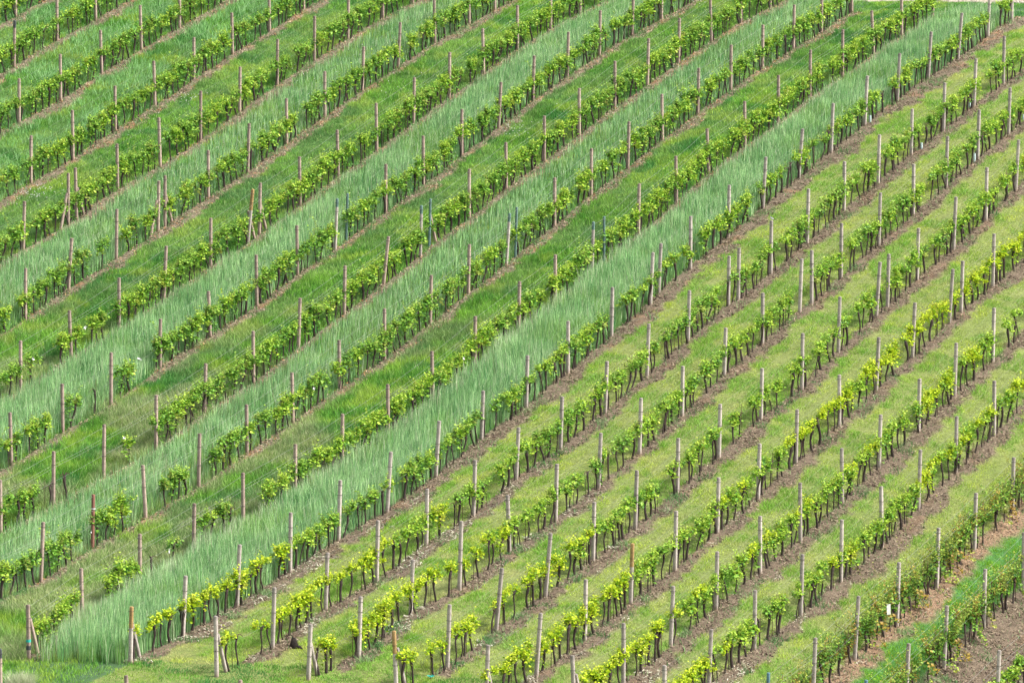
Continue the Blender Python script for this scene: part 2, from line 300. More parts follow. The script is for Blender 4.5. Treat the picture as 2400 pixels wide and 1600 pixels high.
def track(x, y):
    """distance past the lower edge of the stony track beyond the rows"""
    return y-(33.9-.36*(x-10)) if np.isscalar(x) else y-(33.9-.36*(x-10))

# ------------------------------------------------------------------ ground sheet
def axis(fa, fb, step, far, g=1.25):
    a = list(np.arange(fa, fb+1e-6, step)); st = step
    v = fb
    while v < far: st *= g; v += st; a.append(v)
    st = step; v = fa; pre = []
    while v > -far: st *= g; v -= st; pre.append(v)
    return np.array(pre[::-1]+a)
xs = axis(-24, 25, .13, 1500); ys = axis(-57, 42, .13, 1500)
X, Y = np.meshgrid(xs, ys); x = X.ravel(); y = Y.ravel()
s, o, ic, d, gap, soil, kind, head = classify(x, y)
z = terrain(x, y)
inner = (np.abs(x) < 26) & (y > -58) & (y < 43)
# clods and a low ridge of thrown-up soil along the rows, wheel ruts in the mown strips
clod = (fbm(x*5.5, y*4.5, 11, 3)-.5)*.16 + (noise(x*3, y*3, 12)-.5)*.05
z = z + np.where(inner, soil*(clod+.04), (fbm(x*1.2, y*1.2, 13)-.5)*.07)
tr = track(x, y); istrack = sm(-.25, .35, tr+(fbm(x*1.5, y*1.5, 19)-.5)*1.2)*(x > 4)*sm(6, 5.0, tr)
C = np.zeros((len(x), 3))
n1 = fbm(x*1.3, y*1.3, 21)[:, None]; n2 = fbm(x*6, y*6, 22)[:, None]
soilL = lerp(np.array([.105, .082, .058]), np.array([.225, .182, .13]), n2)
soilR = lerp(np.array([.085, .063, .045]), np.array([.185, .142, .102]), n2)
right = sm(8.5, 10.5, o)[:, None]
soilc = lerp(soilL, soilR, right)
rust = (sm(.62, .74, fbm(x*1.1, y*1.1, 31))*.55)[:, None]
soilc = lerp(soilc, np.array([.34, .17, .085]), rust*(1-.75*right))
isS = ((ic == ORDER.index('S')) & (d < 1.2))[:, None] | ((ic == ORDER.index('R')) & (gap-d < .5))[:, None]
soilc = np.where(isS, lerp(np.array([.17, .105, .068]), np.array([.30, .205, .13]), n2), soilc)
under = np.select([kind[:, None] == 1, kind[:, None] == 2, kind[:, None] == 3],
                  [np.array([.06, .12, .05]), lerp(np.array([.13, .18, .045]), np.array([.21, .24, .08]), n1), np.array([.06, .17, .04])],
                  np.array([.07, .15, .035]))
C = lerp(under, soilc, soil[:, None])
C = lerp(C, lerp(np.array([.33, .27, .21]), np.array([.5, .45, .38]), n2), istrack[:, None])
nx_, ny_ = len(xs), len(ys)
I = np.arange(nx_*ny_).reshape(ny_, nx_)
F = np.stack([I[:-1, :-1], I[:-1, 1:], I[1:, 1:], I[1:, :-1]], -1).reshape(-1, 4)
g = link('ground', mesh_from('ground', np.stack([x, y, z], 1), F, M_GROUND, C, True)); g['kind'] = 'structure'

# ------------------------------------------------------------------ grass
rng = np.random.default_rng(7)
def blades(name, x, y, h, w, lean, col, seg=2, z0=-.02, label=None, mat_=M_GRASS, tipcol=None):
    n = len(x); z = terrain(x, y)+z0
    a = rng.uniform(0, np.pi*2, n); b = rng.uniform(0, np.pi*2, n)
    wx, wy = np.cos(a)*w/2, np.sin(a)*w/2
    wd_ = (noise(x*.45, y*.45, 91)*2-1)*4; lx, ly = np.cos(b)*lean+np.cos(wd_)*lean*.25, np.sin(b)*lean+np.sin(wd_)*lean*.25
    V = []; Cc = []
    for k in range(seg):
        t = k/seg; ww = 1-.55*t
        cx = x+lx*h*t*t; cy = y+ly*h*t*t; cz = z+h*t*(1-.25*lean*t)
        V += [np.stack([cx-wx*ww, cy-wy*ww, cz], 1), np.stack([cx+wx*ww, cy+wy*ww, cz], 1)]
        Cc += [col, col]
    V.append(np.stack([x+lx*h, y+ly*h, z+h*(1-.25*lean)], 1)); Cc.append(col if tipcol is None else tipcol)
    m = 2*seg+1
    VV = np.stack(V, 1).reshape(-1, 3); CC = np.stack(Cc, 1).reshape(-1, 3)
    base = (np.arange(n)*m)[:, None]
    F = []
    if seg > 1: F.append(np.concatenate([base+np.array([2*k, 2*k+1, 2*k+3, 2*k+2]) for k in range(seg-1)]))
    F.append(base+np.array([2*seg-2, 2*seg-1, 2*seg]))
    ob = link(name, mesh_from(name, VV, F, mat_, CC))
    tag(ob, label, 'grass', kind='stuff'); return ob
def scatter(n, x0=-24, x1=25, y0=-57, y1=42):
    x = rng.uniform(x0, x1, n); y = rng.uniform(y0, y1, n)
    k = in_view(x, y, terrain(x, y), 1.2); return x[k], y[k]
def tint(n, a, b, jit=.12, t=None):
    t = rng.random(n) if t is None else np.clip(t+rng.normal(0, .18, n), 0, 1)
    c = lerp(np.array(a), np.array(b), t[:, None]); return c*np.clip(1+rng.normal(0, jit, (n, 1)), .5, 1.6)
AREA = 49*99.
def ryes(s, o, ic, d, kind):
    """how strongly the tall rye grows here, 0..1"""
    w = ryeA[ic]*(kind == 1)
    r = ORDER.index
    lowleft = sm(-5, -30, s)
    w = np.where((ic == r('I')), w*lerp(.72, 1.15, lowleft), w)
    w = np.where((ic == r('E')), w*lerp(.75, 1.1, sm(20, -5, s)), w)
    return w
# tall rye
x, y = scatter(int(AREA*440)); s, o, ic, d, gap, soil, kind, head = classify(x, y)
R_ = ryes(s, o, ic, d, kind)
edge = np.where(ic == ORDER.index('K'), lerp(.12, .52, sm(-14, 6, s)), .55)
dens = R_*(soil < .5)*(~head | ((ic == ORDER.index('K')) & (s < 0) & (s-BOT(o)+.9*(fbm(x*1.2, y*1.2, 45)-.5) > .1+.55*np.clip(9-o, 0, 3))))*sm(edge-.15, edge+.35, d+(fbm(x*2, y*2, 41)-.5)*.5)
patch = .2+1.5*fbm(x*1.1, y*1.1, 42)
k = rng.random(len(x)) < dens*patch*.80*sm(0, .12, gap-d); x, y, ic, R_, s, d = x[k], y[k], ic[k], R_[k], s[k], d[k]
h = (.50+.33*R_)*lerp(1, .74, sm(-16, 4, s))*(.6+.75*fbm(x*1.5, y*1.5, 43))*rng.uniform(.72, 1.12, len(x))
t = fbm(x*.7, y*.7, 44)*.9+.35*(noise(x*4, y*1.2, 46)-.5)+.05
c = tint(len(x), (.13, .31, .10), (.40, .60, .285), .32, t)
dkk = rng.random(len(x)) < .16; c[dkk] = tint(dkk.sum(), (.05, .17, .07), (.09, .25, .11))
gm = sm(.55, .7, fbm(x*.6+2, y*.6, 48))*.7*(rng.random(len(x)) < .6); c = lerp(c, tint(len(x), (.12, .28, .045), (.26, .42, .09)), gm[:, None])
pale = (rng.random(len(x)) < .11+.5*(R_ > 1.05)*sm(1.0, .2, d)+.12*(ic <= 8)*sm(.9, .5, d)); c[pale] = tint(pale.sum(), (.40, .54, .32), (.60, .62, .44))
blades('tall_rye_grass', x, y, h, rng.uniform(.010, .021, len(x)), rng.uniform(.05, .34, len(x))*(.6+1.1*sm(.55, .75, fbm(x*.9, y*.9, 47))), c, 3,
       label='tall pale blue-green rye grass filling alternate strips between the vine rows')
# meadow grass: strips 0 and 5, edges, headland
x, y = scatter(int(AREA*520)); s, o, ic, d, gap, soil, kind, head = classify(x, y)
ok = ((kind == 0) | (kind == 5) | (kind == 1) | head) & (soil < .45+.2*rng.random(len(x))) & ~((o > 9.3) & (s > BOT(o)) & ~head) & (track(x, y) < -.1)
ok |= head & (track(x, y) < -.1)
ok &= ~((kind == 1) & (rng.random(len(x)) < .45))
x, y, s, o, ic, d, kind, head = [v[ok] for v in (x, y, s, o, ic, d, kind, head)]
clump = fbm(x*1.0, y*1.0, 51); big = fbm(x*.28, y*.28, 52); ll = sm(2, -25, s)*(o < 9)
h = (.06+.30*clump**1.5+.2*ll*big*1.6)*(.6+.8*fbm(x*3.1, y*3.1, 59))*rng.uniform(.6, 1.3, len(x)); h = np.where(head, h*.55, h)
c = tint(len(x), (.07, .225, .032), (.215, .42, .06), .24, sm(.3, .75, .6*fbm(x*.55, y*.55, 53)+.4*fbm(x*2.2, y*2.2, 58)))
yel = sm(.52, .68, fbm(x*.8+9, y*.8, 54))*.75; c = lerp(c, tint(len(x), (.25, .40, .045), (.36, .48, .08)), yel[:, None])
dk = sm(.60, .70, fbm(x*.6, y*.6+5, 55))*.75; c = lerp(c, tint(len(x), (.035, .165, .045), (.06, .22, .06)), dk[:, None])
brown = sm(.38, .58, fbm(x*.4+3, y*.4, 56))*np.maximum(ll, .3)*.95*(~head); tip = lerp(c, tint(len(x), (.36, .32, .21), (.52, .46, .32)), (brown*(rng.random(len(x)) < .75))[:, None])
c = lerp(c, tint(len(x), (.22, .30, .13), (.36, .40, .20)), (brown*.7)[:, None])
bl = (kind == 5) & (rng.random(len(x)) < .28*sm(.4, .6, fbm(x*.6, y*.6, 57))+.05)
c[bl] = tint(bl.sum(), (.14, .35, .09), (.32, .52, .24)); tip[bl] = c[bl]; h[bl] = h[bl]*1.2+.2
pt = (kind == 0) & (rng.random(len(x)) < .06); c[pt] = tint(pt.sum(), (.27, .36, .12), (.34, .42, .2)); tip[pt] = c[pt]
blades('meadow_grass', x, y, h, rng.uniform(.011, .022, len(x))*1.15, rng.uniform(.15, .75, len(x)), c, 2, tipcol=tip,
       label='lush mixed green grass in the strips between the upper vine rows and on the headland')
# mown grass
x, y = scatter(int(AREA*620)); s, o, ic, d, gap, soil, kind, head = classify(x, y)
ok = ((kind == 2) | (kind == 3)) & ~head & (soil < .35+.35*rng.random(len(x)))
x, y, s, o, ic, d, gap, kind = [v[ok] for v in (x, y, s, o, ic, d, gap, kind)]
h = (.035+.16*fbm(x*1.8, y*1.8, 61)**1.6)*rng.uniform(.6, 1.3, len(x))
c = tint(len(x), (.20, .37, .04), (.45, .54, .08), .24, sm(.3, .7, .55*fbm(x*.9, y*.9, 62)+.45*fbm(x*3, y*3, 65)))
dry = sm(.54, .72, fbm(x*.7+4, y*.7, 63))*lerp(.4, .85, sm(-20, -40, s)); c = lerp(c, tint(len(x), (.44, .41, .17), (.56, .51, .28)), dry[:, None])
rut = np.exp(-((d/gap-.42)/.05)**2)+np.exp(-((d/gap-.82)/.05)**2); rut = rut*(kind == 2)*sm(.3, .6, fbm(x*.4, y*.4, 66)); h = h*(1-.5*rut); c = lerp(c, tint(len(x), (.34, .34, .12), (.46, .43, .2)), (rut*.6)[:, None])
gr = sm(.46, .60, fbm(x*.9, y*.9+8, 64))*.8; h = h*(1+.9*gr); c = lerp(c, tint(len(x), (.125, .31, .04), (.22, .42, .07)), gr[:, None])
fr = kind == 3; c[fr] = tint(fr.sum(), (.125, .30, .015), (.22, .43, .03), .1)
blades('mown_grass', x, y, h, rng.uniform(.013, .026, len(x)), rng.uniform(.3, 1.0, len(x)), c, 1,
       label='short mown yellow-green grass between the lower right vine rows')
# weeds along the tilled soil
x, y = scatter(int(AREA*700)); s, o, ic, d, gap, soil, kind, head = classify(x, y)
pw = sm(.60, .74, fbm(x*.95, y*.95, 71))*(.45+.55*sm(-25, -42, s)) + .06 + .10*(o < 8.5)
for wx_, wy_ in ((-3.46, -45.63), (-4.05, -47.91), (-5.63, -45.28), (3.97, -30.53), (5.41, -32.62), (1.56, -27.9), (9.71, -40.13), (8.13, -43.68), (10.4, -26.05), (12.15, -8.95)):
    pw = pw+.9*np.exp(-(((x-wx_)/.34)**2+((y-wy_)/.5)**2))
ok = (soil > .35) & (rng.random(len(x)) < pw*np.where(o < 8.5, .9, .8)); x, y, s = x[ok], y[ok], s[ok]
h = (.08+.22*fbm(x*1.3, y*1.3, 72))*rng.uniform(.6, 1.3, len(x))
c = tint(len(x), (.09, .22, .07), (.23, .34, .15), .15, sm(.3, .7, fbm(x*1.2, y*1.2, 73)))
blades('weeds', x, y, h, rng.uniform(.014, .03, len(x)), rng.uniform(.2, .9, len(x)), c, 2,
       label='scattered green weeds growing in the bare soil under the vines')
# straw, clods
x, y = scatter(int(AREA*260)); s, o, ic, d, gap, soil, kind, head = classify(x, y)
ok = (soil > .3) & (rng.random(len(x)) < .30+.9*sm(.5, .7, fbm(x*1.4, y*1.4, 81))); x, y, s, o, ic, d = [v[ok] for v in (x, y, s, o, ic, d)]
n = len(x); L = rng.uniform(.03, .10, n); a = rng.uniform(0, 2*np.pi, n); wd = rng.uniform(.005, .012, n)
zz = terrain(x, y)+.05+rng.uniform(0, .05, n); tl = rng.uniform(-.3, .3, n)
dx, dy = np.cos(a)*L/2, np.sin(a)*L/2; px, py = -np.sin(a)*wd, np.cos(a)*wd
V = np.stack([np.stack([x-dx-px, y-dy-py, zz-tl*L], 1), np.stack([x+dx-px, y+dy-py, zz+tl*L], 1), np.stack([x+dx+px, y+dy+py, zz+tl*L+.012], 1), np.stack([x-dx+px, y-dy+py, zz-tl*L+.012], 1)], 1).reshape(-1, 3)
c = tint(n, (.24, .18, .12), (.44, .36, .26), .15); c = np.where((o > 9)[:, None], c*.72, c); gy = (o > 9)*sm(.5, .66, fbm(x*.7, y*.7, 82))*sm(-20, -38, s); c = lerp(c, tint(n, (.36, .35, .27), (.55, .53, .42)), gy[:, None]); rr = rng.random(n) < .12*(o < 9); c[rr] = (.42, .2, .08)
tag(link('straw_litter', mesh_from('straw', V, (np.arange(n)*4)[:, None]+np.arange(4), M_STRAW, np.repeat(c, 4, 0))),
    'pale dry straw and grass litter lying on the soil under the vine rows', 'straw', kind='stuff')
x, y = scatter(int(AREA*60)); s, o, ic, d, gap, soil, kind, head = classify(x, y)
tk = track(x, y); ok = (soil > .6) | ((tk > 0) & (tk < 5) & (x > 4)); x, y, o, tk = x[ok], y[ok], o[ok], tk[ok]
n = len(x); r = rng.uniform(.015, .045, n)*np.where(rng.random(n) < .05, 1.5, 1)
OCT = np.array([(1, 0, 0), (0, 1, 0), (-1, 0, 0), (0, -1, 0), (0, 0, 1), (0, 0, -1)])*np.array([1, 1, .7])
V = OCT[None]*r[:, None, None]*rng.uniform(.6, 1.3, (n, 6, 1)); an = rng.uniform(0, 6.28, n)
V = np.stack([V[..., 0]*np.cos(an)[:, None]-V[..., 1]*np.sin(an)[:, None], V[..., 0]*np.sin(an)[:, None]+V[..., 1]*np.cos(an)[:, None], V[..., 2]], -1)
V = V+np.stack([x, y, terrain(x, y)+.035], 1)[:, None]
OF = np.array([(0, 1, 4), (1, 2, 4), (2, 3, 4), (3, 0, 4), (1, 0, 5), (2, 1, 5), (3, 2, 5), (0, 3, 5)])
c = np.where((tk > 0)[:, None], tint(n, (.38, .33, .28), (.6, .55, .48)), np.where((o > 9)[:, None], tint(n, (.085, .06, .048), (.19, .14, .112), .2), tint(n, (.14, .1, .07), (.26, .195, .135), .2)))
tag(link('soil_clods', mesh_from('clods', V.reshape(-1, 3), ((np.arange(n)*6)[:, None, None]+OF[None]).reshape(-1, 3), M_STRAW, np.repeat(c, 6, 0))),
    'loose brown clods and small stones on the bare soil strips', 'soil', kind='stuff')

# ------------------------------------------------------------------ grapevines
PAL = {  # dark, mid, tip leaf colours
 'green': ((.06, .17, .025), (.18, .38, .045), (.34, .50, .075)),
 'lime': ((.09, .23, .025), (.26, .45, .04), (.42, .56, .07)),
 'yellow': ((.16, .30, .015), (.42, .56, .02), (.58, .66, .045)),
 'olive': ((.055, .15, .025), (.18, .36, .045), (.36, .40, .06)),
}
def leaves(P, size, cols, rnd):
    """folded five-cornered leaves at P"""
    n = len(P)
    nrm = rnd.normal(0, .42, (n, 3)); nrm[:, 2] = np.abs(nrm[:, 2])+.45; nrm /= np.linalg.norm(nrm, axis=1)[:, None]
    t = rnd.normal(0, 1, (n, 3)); t -= (t*nrm).sum(1)[:, None]*nrm; t /= np.linalg.norm(t, axis=1)[:, None]
    b = np.cross(nrm, t); S = size[:, None]
    pts = [(-.15, 0, 0), (.05, .5, .14), (.62, .34, .1), (.85, 0, -.08), (.62, -.34, .1), (.05, -.5, .14)]
    V = np.stack([P+S*(a*t+c*b+e*nrm) for a, c, e in pts], 1).reshape(-1, 3)
    base = (np.arange(n)*6)[:, None]
    F = np.concatenate([base+np.array([0, 1, 2, 3]), base+np.array([0, 3, 4, 5])])
    return V, F, np.repeat(cols, 6, 0)
def vine_parts(seed, pal, style):
    """trunk, cane, foliage arrays for one vine; the row runs along local x"""
    rnd = np.random.default_rng(seed)
    T = MB()
    ht = rnd.uniform(.66, .84) if style != 'tall' else rnd.uniform(.5, .72)
    bx, by = rnd.normal(0, .07), rnd.normal(0, .03); nz = 8
    tt = np.linspace(0, 1, nz); ph = rnd.uniform(0, 6)
    wob = rnd.uniform(.01, .055)
    P = np.stack([bx*tt*1.5+wob*np.sin(tt*4+ph), by*tt+wob*.7*np.cos(tt*5+ph), -.08+tt*(ht+.08)], 1)
    r0 = rnd.uniform(.024, .050); Rr = r0*np.array([1.15, 1, .9, .85, .82, .9, 1.15, .95])*rnd.uniform(.92, 1.08, nz)
    T.tube(P, Rr, 7, (1, 1, 1))
    hd = P[-1]
    for k in range(rnd.integers(1, 3)):           # old spurs on the head
        e = hd+np.array([rnd.uniform(-.12, .12), rnd.uniform(-.04, .04), rnd.uniform(.02, .12)])
        T.tube([hd-[0, 0, .04], (hd+e)/2+[0, 0, .01], e], [.034, .03, .018], 6, (.9, .9, .9))
    Cn = MB(); arms = []
    for sg in (-1, 1) if rnd.random() < .8 else (rnd.choice([-1, 1]),):
        Lc = rnd.uniform(.32, .48); zt = rnd.uniform(.80, .92)
        A = np.array([hd, hd+[sg*Lc*.3, 0, (zt-hd[2])+.05], [hd[0]+sg*Lc*.7, 0, zt+.02], [hd[0]+sg*Lc, 0, zt-.05]])
        Cn.tube(A, [.017, .013, .010, .007], 5, (1.5, 1.2, 1.0)); arms.append(A)
    if style == 'tall':
        for k in range(4):
            b = hd+np.array([rnd.uniform(-.35, .35), rnd.uniform(-.06, .06), .08]); e = b+np.array([rnd.uniform(-.1, .1), rnd.uniform(-.08, .08), rnd.uniform(.35, .75)])
            Cn.tube([b, (b+e)/2+rnd.normal(0, .02, 3), e], [.009, .007, .004], 4, (2.2, 1.3, .8))
    if rnd.random() < .45:                         # thin young stem beside the trunk
        bx2 = rnd.choice([-1, 1])*rnd.uniform(.12, .3)
        Cn.tube([[bx2, 0, -.05], [bx2+rnd.normal(0, .02), .01, .45], [bx2+rnd.normal(0, .03), 0, rnd.uniform(.9, 1.25)]], [.010, .009, .006], 4, (1.3, .9, .7))
    if style == 'bare': return T, Cn, None
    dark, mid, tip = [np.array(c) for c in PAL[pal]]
    Ps, Ss, Cs = [], [], []
    nsh = {'full': 15, 'thin': 10, 'tall': 8, 'bushy': 18}[style]
    for k in range(nsh):
        A = arms[k % len(arms)]; f = rnd.uniform(0, 1)
        b = A[0]*(1-f)+A[-1]*f; b = b+np.array([0, 0, .1*math.sin(f*3.1)]); b[2] = max(b[2], .78 if style != 'tall' else .6)
        if len(arms) == 1: b[0] = rnd.uniform(-.40, .44)*np.sign(A[-1][0]-A[0][0])
        L = rnd.uniform(.10, .28) if style != 'tall' else rnd.uniform(.35, 1.0)
        L *= {'bushy': 1.3, 'full': 1.05}.get(style, 1)
        dr = np.array([rnd.normal(0, .35), rnd.normal(0, .42), 1]); dr /= np.linalg.norm(dr)
        if rnd.random() < (.28 if style in ('full', 'bushy') else .12): dr = np.array([rnd.normal(0, .4), rnd.normal(0, .6), -.9]); L *= 1.0   # drooping shoot
        nl = int((25 if style != 'tall' else 20)*(L/.25)**.6)
        f = rnd.random(nl)
        p = b+dr*(f*L)[:, None]+rnd.normal(0, .05, (nl, 3))*[1.3, 1, .75]
        Ps.append(p); Ss.append(rnd.uniform(.058, .108, nl)*(1-.45*f*(dr[2] > 0)))
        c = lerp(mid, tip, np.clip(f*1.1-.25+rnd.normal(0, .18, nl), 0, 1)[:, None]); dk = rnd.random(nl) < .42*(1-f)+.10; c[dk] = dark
        if rnd.random() < .12: c = lerp(c, np.array([.42, .33, .10]), .35)
        Cs.append(c*rnd.uniform(.85, 1.15, (nl, 1)))
        if style == 'tall' and rnd.random() < .14: Cs[-1] = lerp(Cs[-1], np.array([.48, .24, .06]), .6)
        if rnd.random() < .22 and dr[2] > 0:            # a stray shoot standing above the rest
            e = b+dr*L*rnd.uniform(1.5, 2.3); Cn.tube([b, (b+e)/2, e], [.005, .004, .003], 3, (3, 3.4, 1)); ne = 6
            Ps.append(b+(e-b)*rnd.uniform(.4, 1, ne)[:, None]+rnd.normal(0, .03, (ne, 3))); Ss.append(rnd.uniform(.045, .075, ne)); Cs.append(np.tile(lerp(mid, tip, .7), (ne, 1)))
        Cn.tube([b, b+dr*L*.5, b+dr*L], [.006, .005, .003], 3, (3, 3.4, 1))
    if style in ('full', 'bushy') and rnd.random() < (.5 if style == 'full' else .9) or rnd.random() < .1:     # hanging curtain / suckers
        nl = rnd.integers(18, 50); x0 = rnd.uniform(-.3, .3); p = np.stack([x0+rnd.normal(0, .11, nl), rnd.normal(0, .08, nl), rnd.uniform(.25, .85, nl)], 1)
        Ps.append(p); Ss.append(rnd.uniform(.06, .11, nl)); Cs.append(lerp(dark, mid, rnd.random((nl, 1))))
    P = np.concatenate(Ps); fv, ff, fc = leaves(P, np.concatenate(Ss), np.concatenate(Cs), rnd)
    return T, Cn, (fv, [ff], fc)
VAR = {}
def variant(pal, style, k):
    key = (pal, style, k)
    if key not in VAR:
        T, Cn, Fo = vine_parts(hash_seed(key), pal, style)
        VAR[key] = (T.data(), Cn.data(), Fo)
    return VAR[key]
def hash_seed(key): return sum(ord(ch)*(i*7+3) for i, ch in enumerate(str(key)))*13 % 100003
VM = {}
def vmeshes(key):
    if key not in VM:
        T, Cn, Fo = variant(*key)
        VM[key] = (mesh_from('vine_trunk', T[0], T[1], M_BARK, T[2], True), mesh_from('vine_cane', Cn[0], Cn[1], M_BARK, Cn[2], True),
                   mesh_from('vine_foliage', Fo[0], Fo[1], M_LEAF, Fo[2]) if Fo else None)
    return VM[key]
GAPS = {  # gaps between posts where vines are missing or singular: row, gap -> positions along it (negative = bare old trunk)
 ('G', 0): [.23, .79, .9], ('G', 1): [.07, .42, .52, .66], ('H', 0): [.08, .34, .52, .66], ('H', 1): [.2, -.66], ('H', 2): [.2, .36, .94],
 ('I', 0): [.1, .3, .43, .6, -.93], ('I', 1): [-.23], ('I', 2): [.48], ('J', 0): [.17, .33, .47, .6], ('J', 1): [.08, .23, .4, .53],
 ('J', 2): [.36, .5, .62, .76], ('J', 3): [.34, .52, .68, .85], ('K', 0): [.17, .28, .52, .67, .82], ('K', 1): [.5, .62, .75, .9],
 ('K', 2): [-.2, .6], ('K', 3): [.18, .31, .65, -.78], ('K', 4): [.42, .52, .72, .87], ('M', 0): [.2, -.36, .76, -.95], ('N', 0): [-.2, .34, .47, .93],
 ('F', 2): [.28, .5, .68, .85], ('F', 1): [.15, .32, .7], ('P', 0): [.1, .3, .45, .62, .8], ('S', 0): [.3, .5, .75], ('S', 1): [.25, .4, .62, .9]}
VINES = []     # (row, gap, order in gap, x, y, pal, style)
prng = random.Random(5)
def x_of(s, o): return to_xy(s, o)[0]
def palette(r, s, o):
    ri = ORDER.index(r); u = prng.random()
    if r in 'ST': return 'olive' if u < .8 else 'green'
    if r == 'U': return 'green' if u < .6 else 'lime'
    if ri <= 9: return 'green' if u < .68 else 'lime'
    if r == 'K': return 'lime' if u < .72 else 'green'
    # right section: yellower towards the lower left, and in the far right rows
    yv = sm(-30, -44, s)*(1.15 if r in 'LMNO' else .75) + (.38 if (r in 'PQR' and s > -33) else 0)+(.25 if r in 'OP' and s > -22 else 0)
    if r == 'L': yv = sm(-34, -44, s)*.9
    yv = yv+(noise(x_of(s, o)*.35, s*.35, 77)-.5)*.5
    if yv+(u-.5)*.35 > .47: return 'yellow'
    return 'lime' if u < .45+yv*.9+(.2 if r in 'NOPQR' else 0) else 'green'
ANCH = {}
for r in ORDER:
    P = [(p[0], p[1]) for p in ROWS[r]]; S, O = RS[r]
    pre = []; post = []
    step = 3.55; mo = float(np.mean(O))
    if r not in START:
        for k in (2, 1): pre.append(to_xy(S[0]-step*k, float(O[0])))
    if r not in END:
        for k in (1, 2): post.append(to_xy(S[-1]+step*k, float(O[-1])))
    ANCH[r] = (pre+P+post, len(pre), len(P))
    A, np_, npst = ANCH[r]
    for gidx in range(len(A)-1):
        gi = gidx-np_; a = np.array(A[gidx]); b = np.array(A[gidx+1]); L = np.linalg.norm(b-a)
        if (r, gi) in GAPS: fr = GAPS[(r, gi)]
        elif L < 1.4: fr = [] if prng.random() < .6 else [.5]
        else:
            nv = max(1, round(L/.56)); fr = [(q+.5)/nv+prng.uniform(-.05, .05) for q in range(nv)]
            miss = .04 if r < 'L' else .08
            fr = [f for f in fr if prng.random() > miss]
        for k, f in enumerate(fr):
            bare = f < 0; f = abs(f); x, y = a+(b-a)*f
            x += prng.uniform(-.03, .03); y += prng.uniform(-.03, .03)
            z = float(terrain(x, y))
            if not in_view(np.array(x), np.array(y), np.array(z+.6), 1.6): continue
            s, o = to_so(x, y); pal = palette(r, s, o); u = prng.random()
            if bare: st = 'bare'
            elif r in 'ST': st = 'tall'
            elif r < 'L': st = 'full' if u < .62 else 'bushy' if u < .86 else 'thin'
            else: st = 'thin' if u < .68 else 'full' if u < .955 else 'bare'
            if r in 'EFG' and s < 0 and st == 'thin': st = 'bushy'
            VINES.append([r, gi, k, x, y, z, pal, st])
ct6, st6 = math.cos(math.radians(6)), math.sin(math.radians(6))
def fpos(x, y, z):
    d = (y+239.023)*ct6-(z-20.836)*st6; h = (y+239.023)*st6+(z-20.836)*ct6
    return x/d/.08, h/d/.0533, d
for v in VINES:
    fx, fy, dd = fpos(v[3], v[4], v[5]+.8); v.append(dd); v.append(abs(fx) < 1.0 and abs(fy) < 1.0)
near = sorted([v for v in VINES if v[9]], key=lambda v: v[8])[:300]; nearset = set(id(v) for v in near)
print('VINES', len(VINES), 'in frame', sum(v[9] for v in VINES))
ORD = ['first', 'second', 'third', 'fourth', 'fifth', 'sixth', 'seventh', 'eighth', 'ninth', 'tenth', 'eleventh', 'twelfth']
def ordn(k): return ORD[k] if k < 12 else str(k+1)+('st' if (k+1) % 10 == 1 and k > 12 else 'nd' if (k+1) % 10 == 2 and k > 12 else 'rd' if (k+1) % 10 == 3 and k > 13 else 'th')
def rowname(r):
    i = ORDER.index(r); k = ORDER.index('K')
    return '%s row %s widest tall grass strip' % ((ordn(k-i), 'above') if i <= k else (ordn(i-k-1), 'below'))
LOOK = {'green': 'green', 'lime': 'light green', 'yellow': 'yellow-green', 'olive': 'olive-brown'}
SDIR = math.atan2(CP, SP)          # the rows' heading
# number of posts of each row whose shaft shows in the frame, counted from the left
VIS = {}
for r in ORDER:
    c = 0
    for i, p in enumerate(ROWS[r]):
        fx, fy, dd = fpos(p[0], p[1], float(terrain(p[0], p[1]))+.9)
        VIS[(r, i)] = c; c += abs(fx) < 1.01
for v in near:
    r, gi, k, x, y, z, pal, st = v[:8]
    k2 = sum(1 for q in near if q[0] == r and q[1] == gi and q[2] < k)
    key = (pal, st, prng.randrange(6)); tm, cm, fm = vmeshes(key)
    root = link('grapevine', None, None, (x, y, z)); root.rotation_euler = (0, 0, SDIR+prng.choice([0, math.pi])+prng.uniform(-.08, .08))
    sc_ = prng.uniform(.92, 1.1); root.scale = (sc_, sc_, sc_*prng.uniform(.96, 1.05))
    root.empty_display_size = .2
    lk = {'thin': 'thin ', 'bushy': 'bushy ', 'bare': '', 'full': '', 'tall': 'tall '}[st]
    first = ('bare-trunked vine' if st == 'bare' else '%s%s grapevine' % (lk, LOOK[pal]))
    if gi < 0 or gi >= len(ROWS[r])-1 and False: pos = '%s from left' % ordn(k2)
    else: pos = '%s right of %s post' % (ordn(k2), ordn(VIS[(r, min(gi, len(ROWS[r])-1))]))
    v.append(None)
    tag(root, '%s, %s, %s' % (first, pos, rowname(r)), 'grapevine', 'grapevines planted along the trellis rows')
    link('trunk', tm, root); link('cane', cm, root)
    if fm: link('foliage', fm, root)
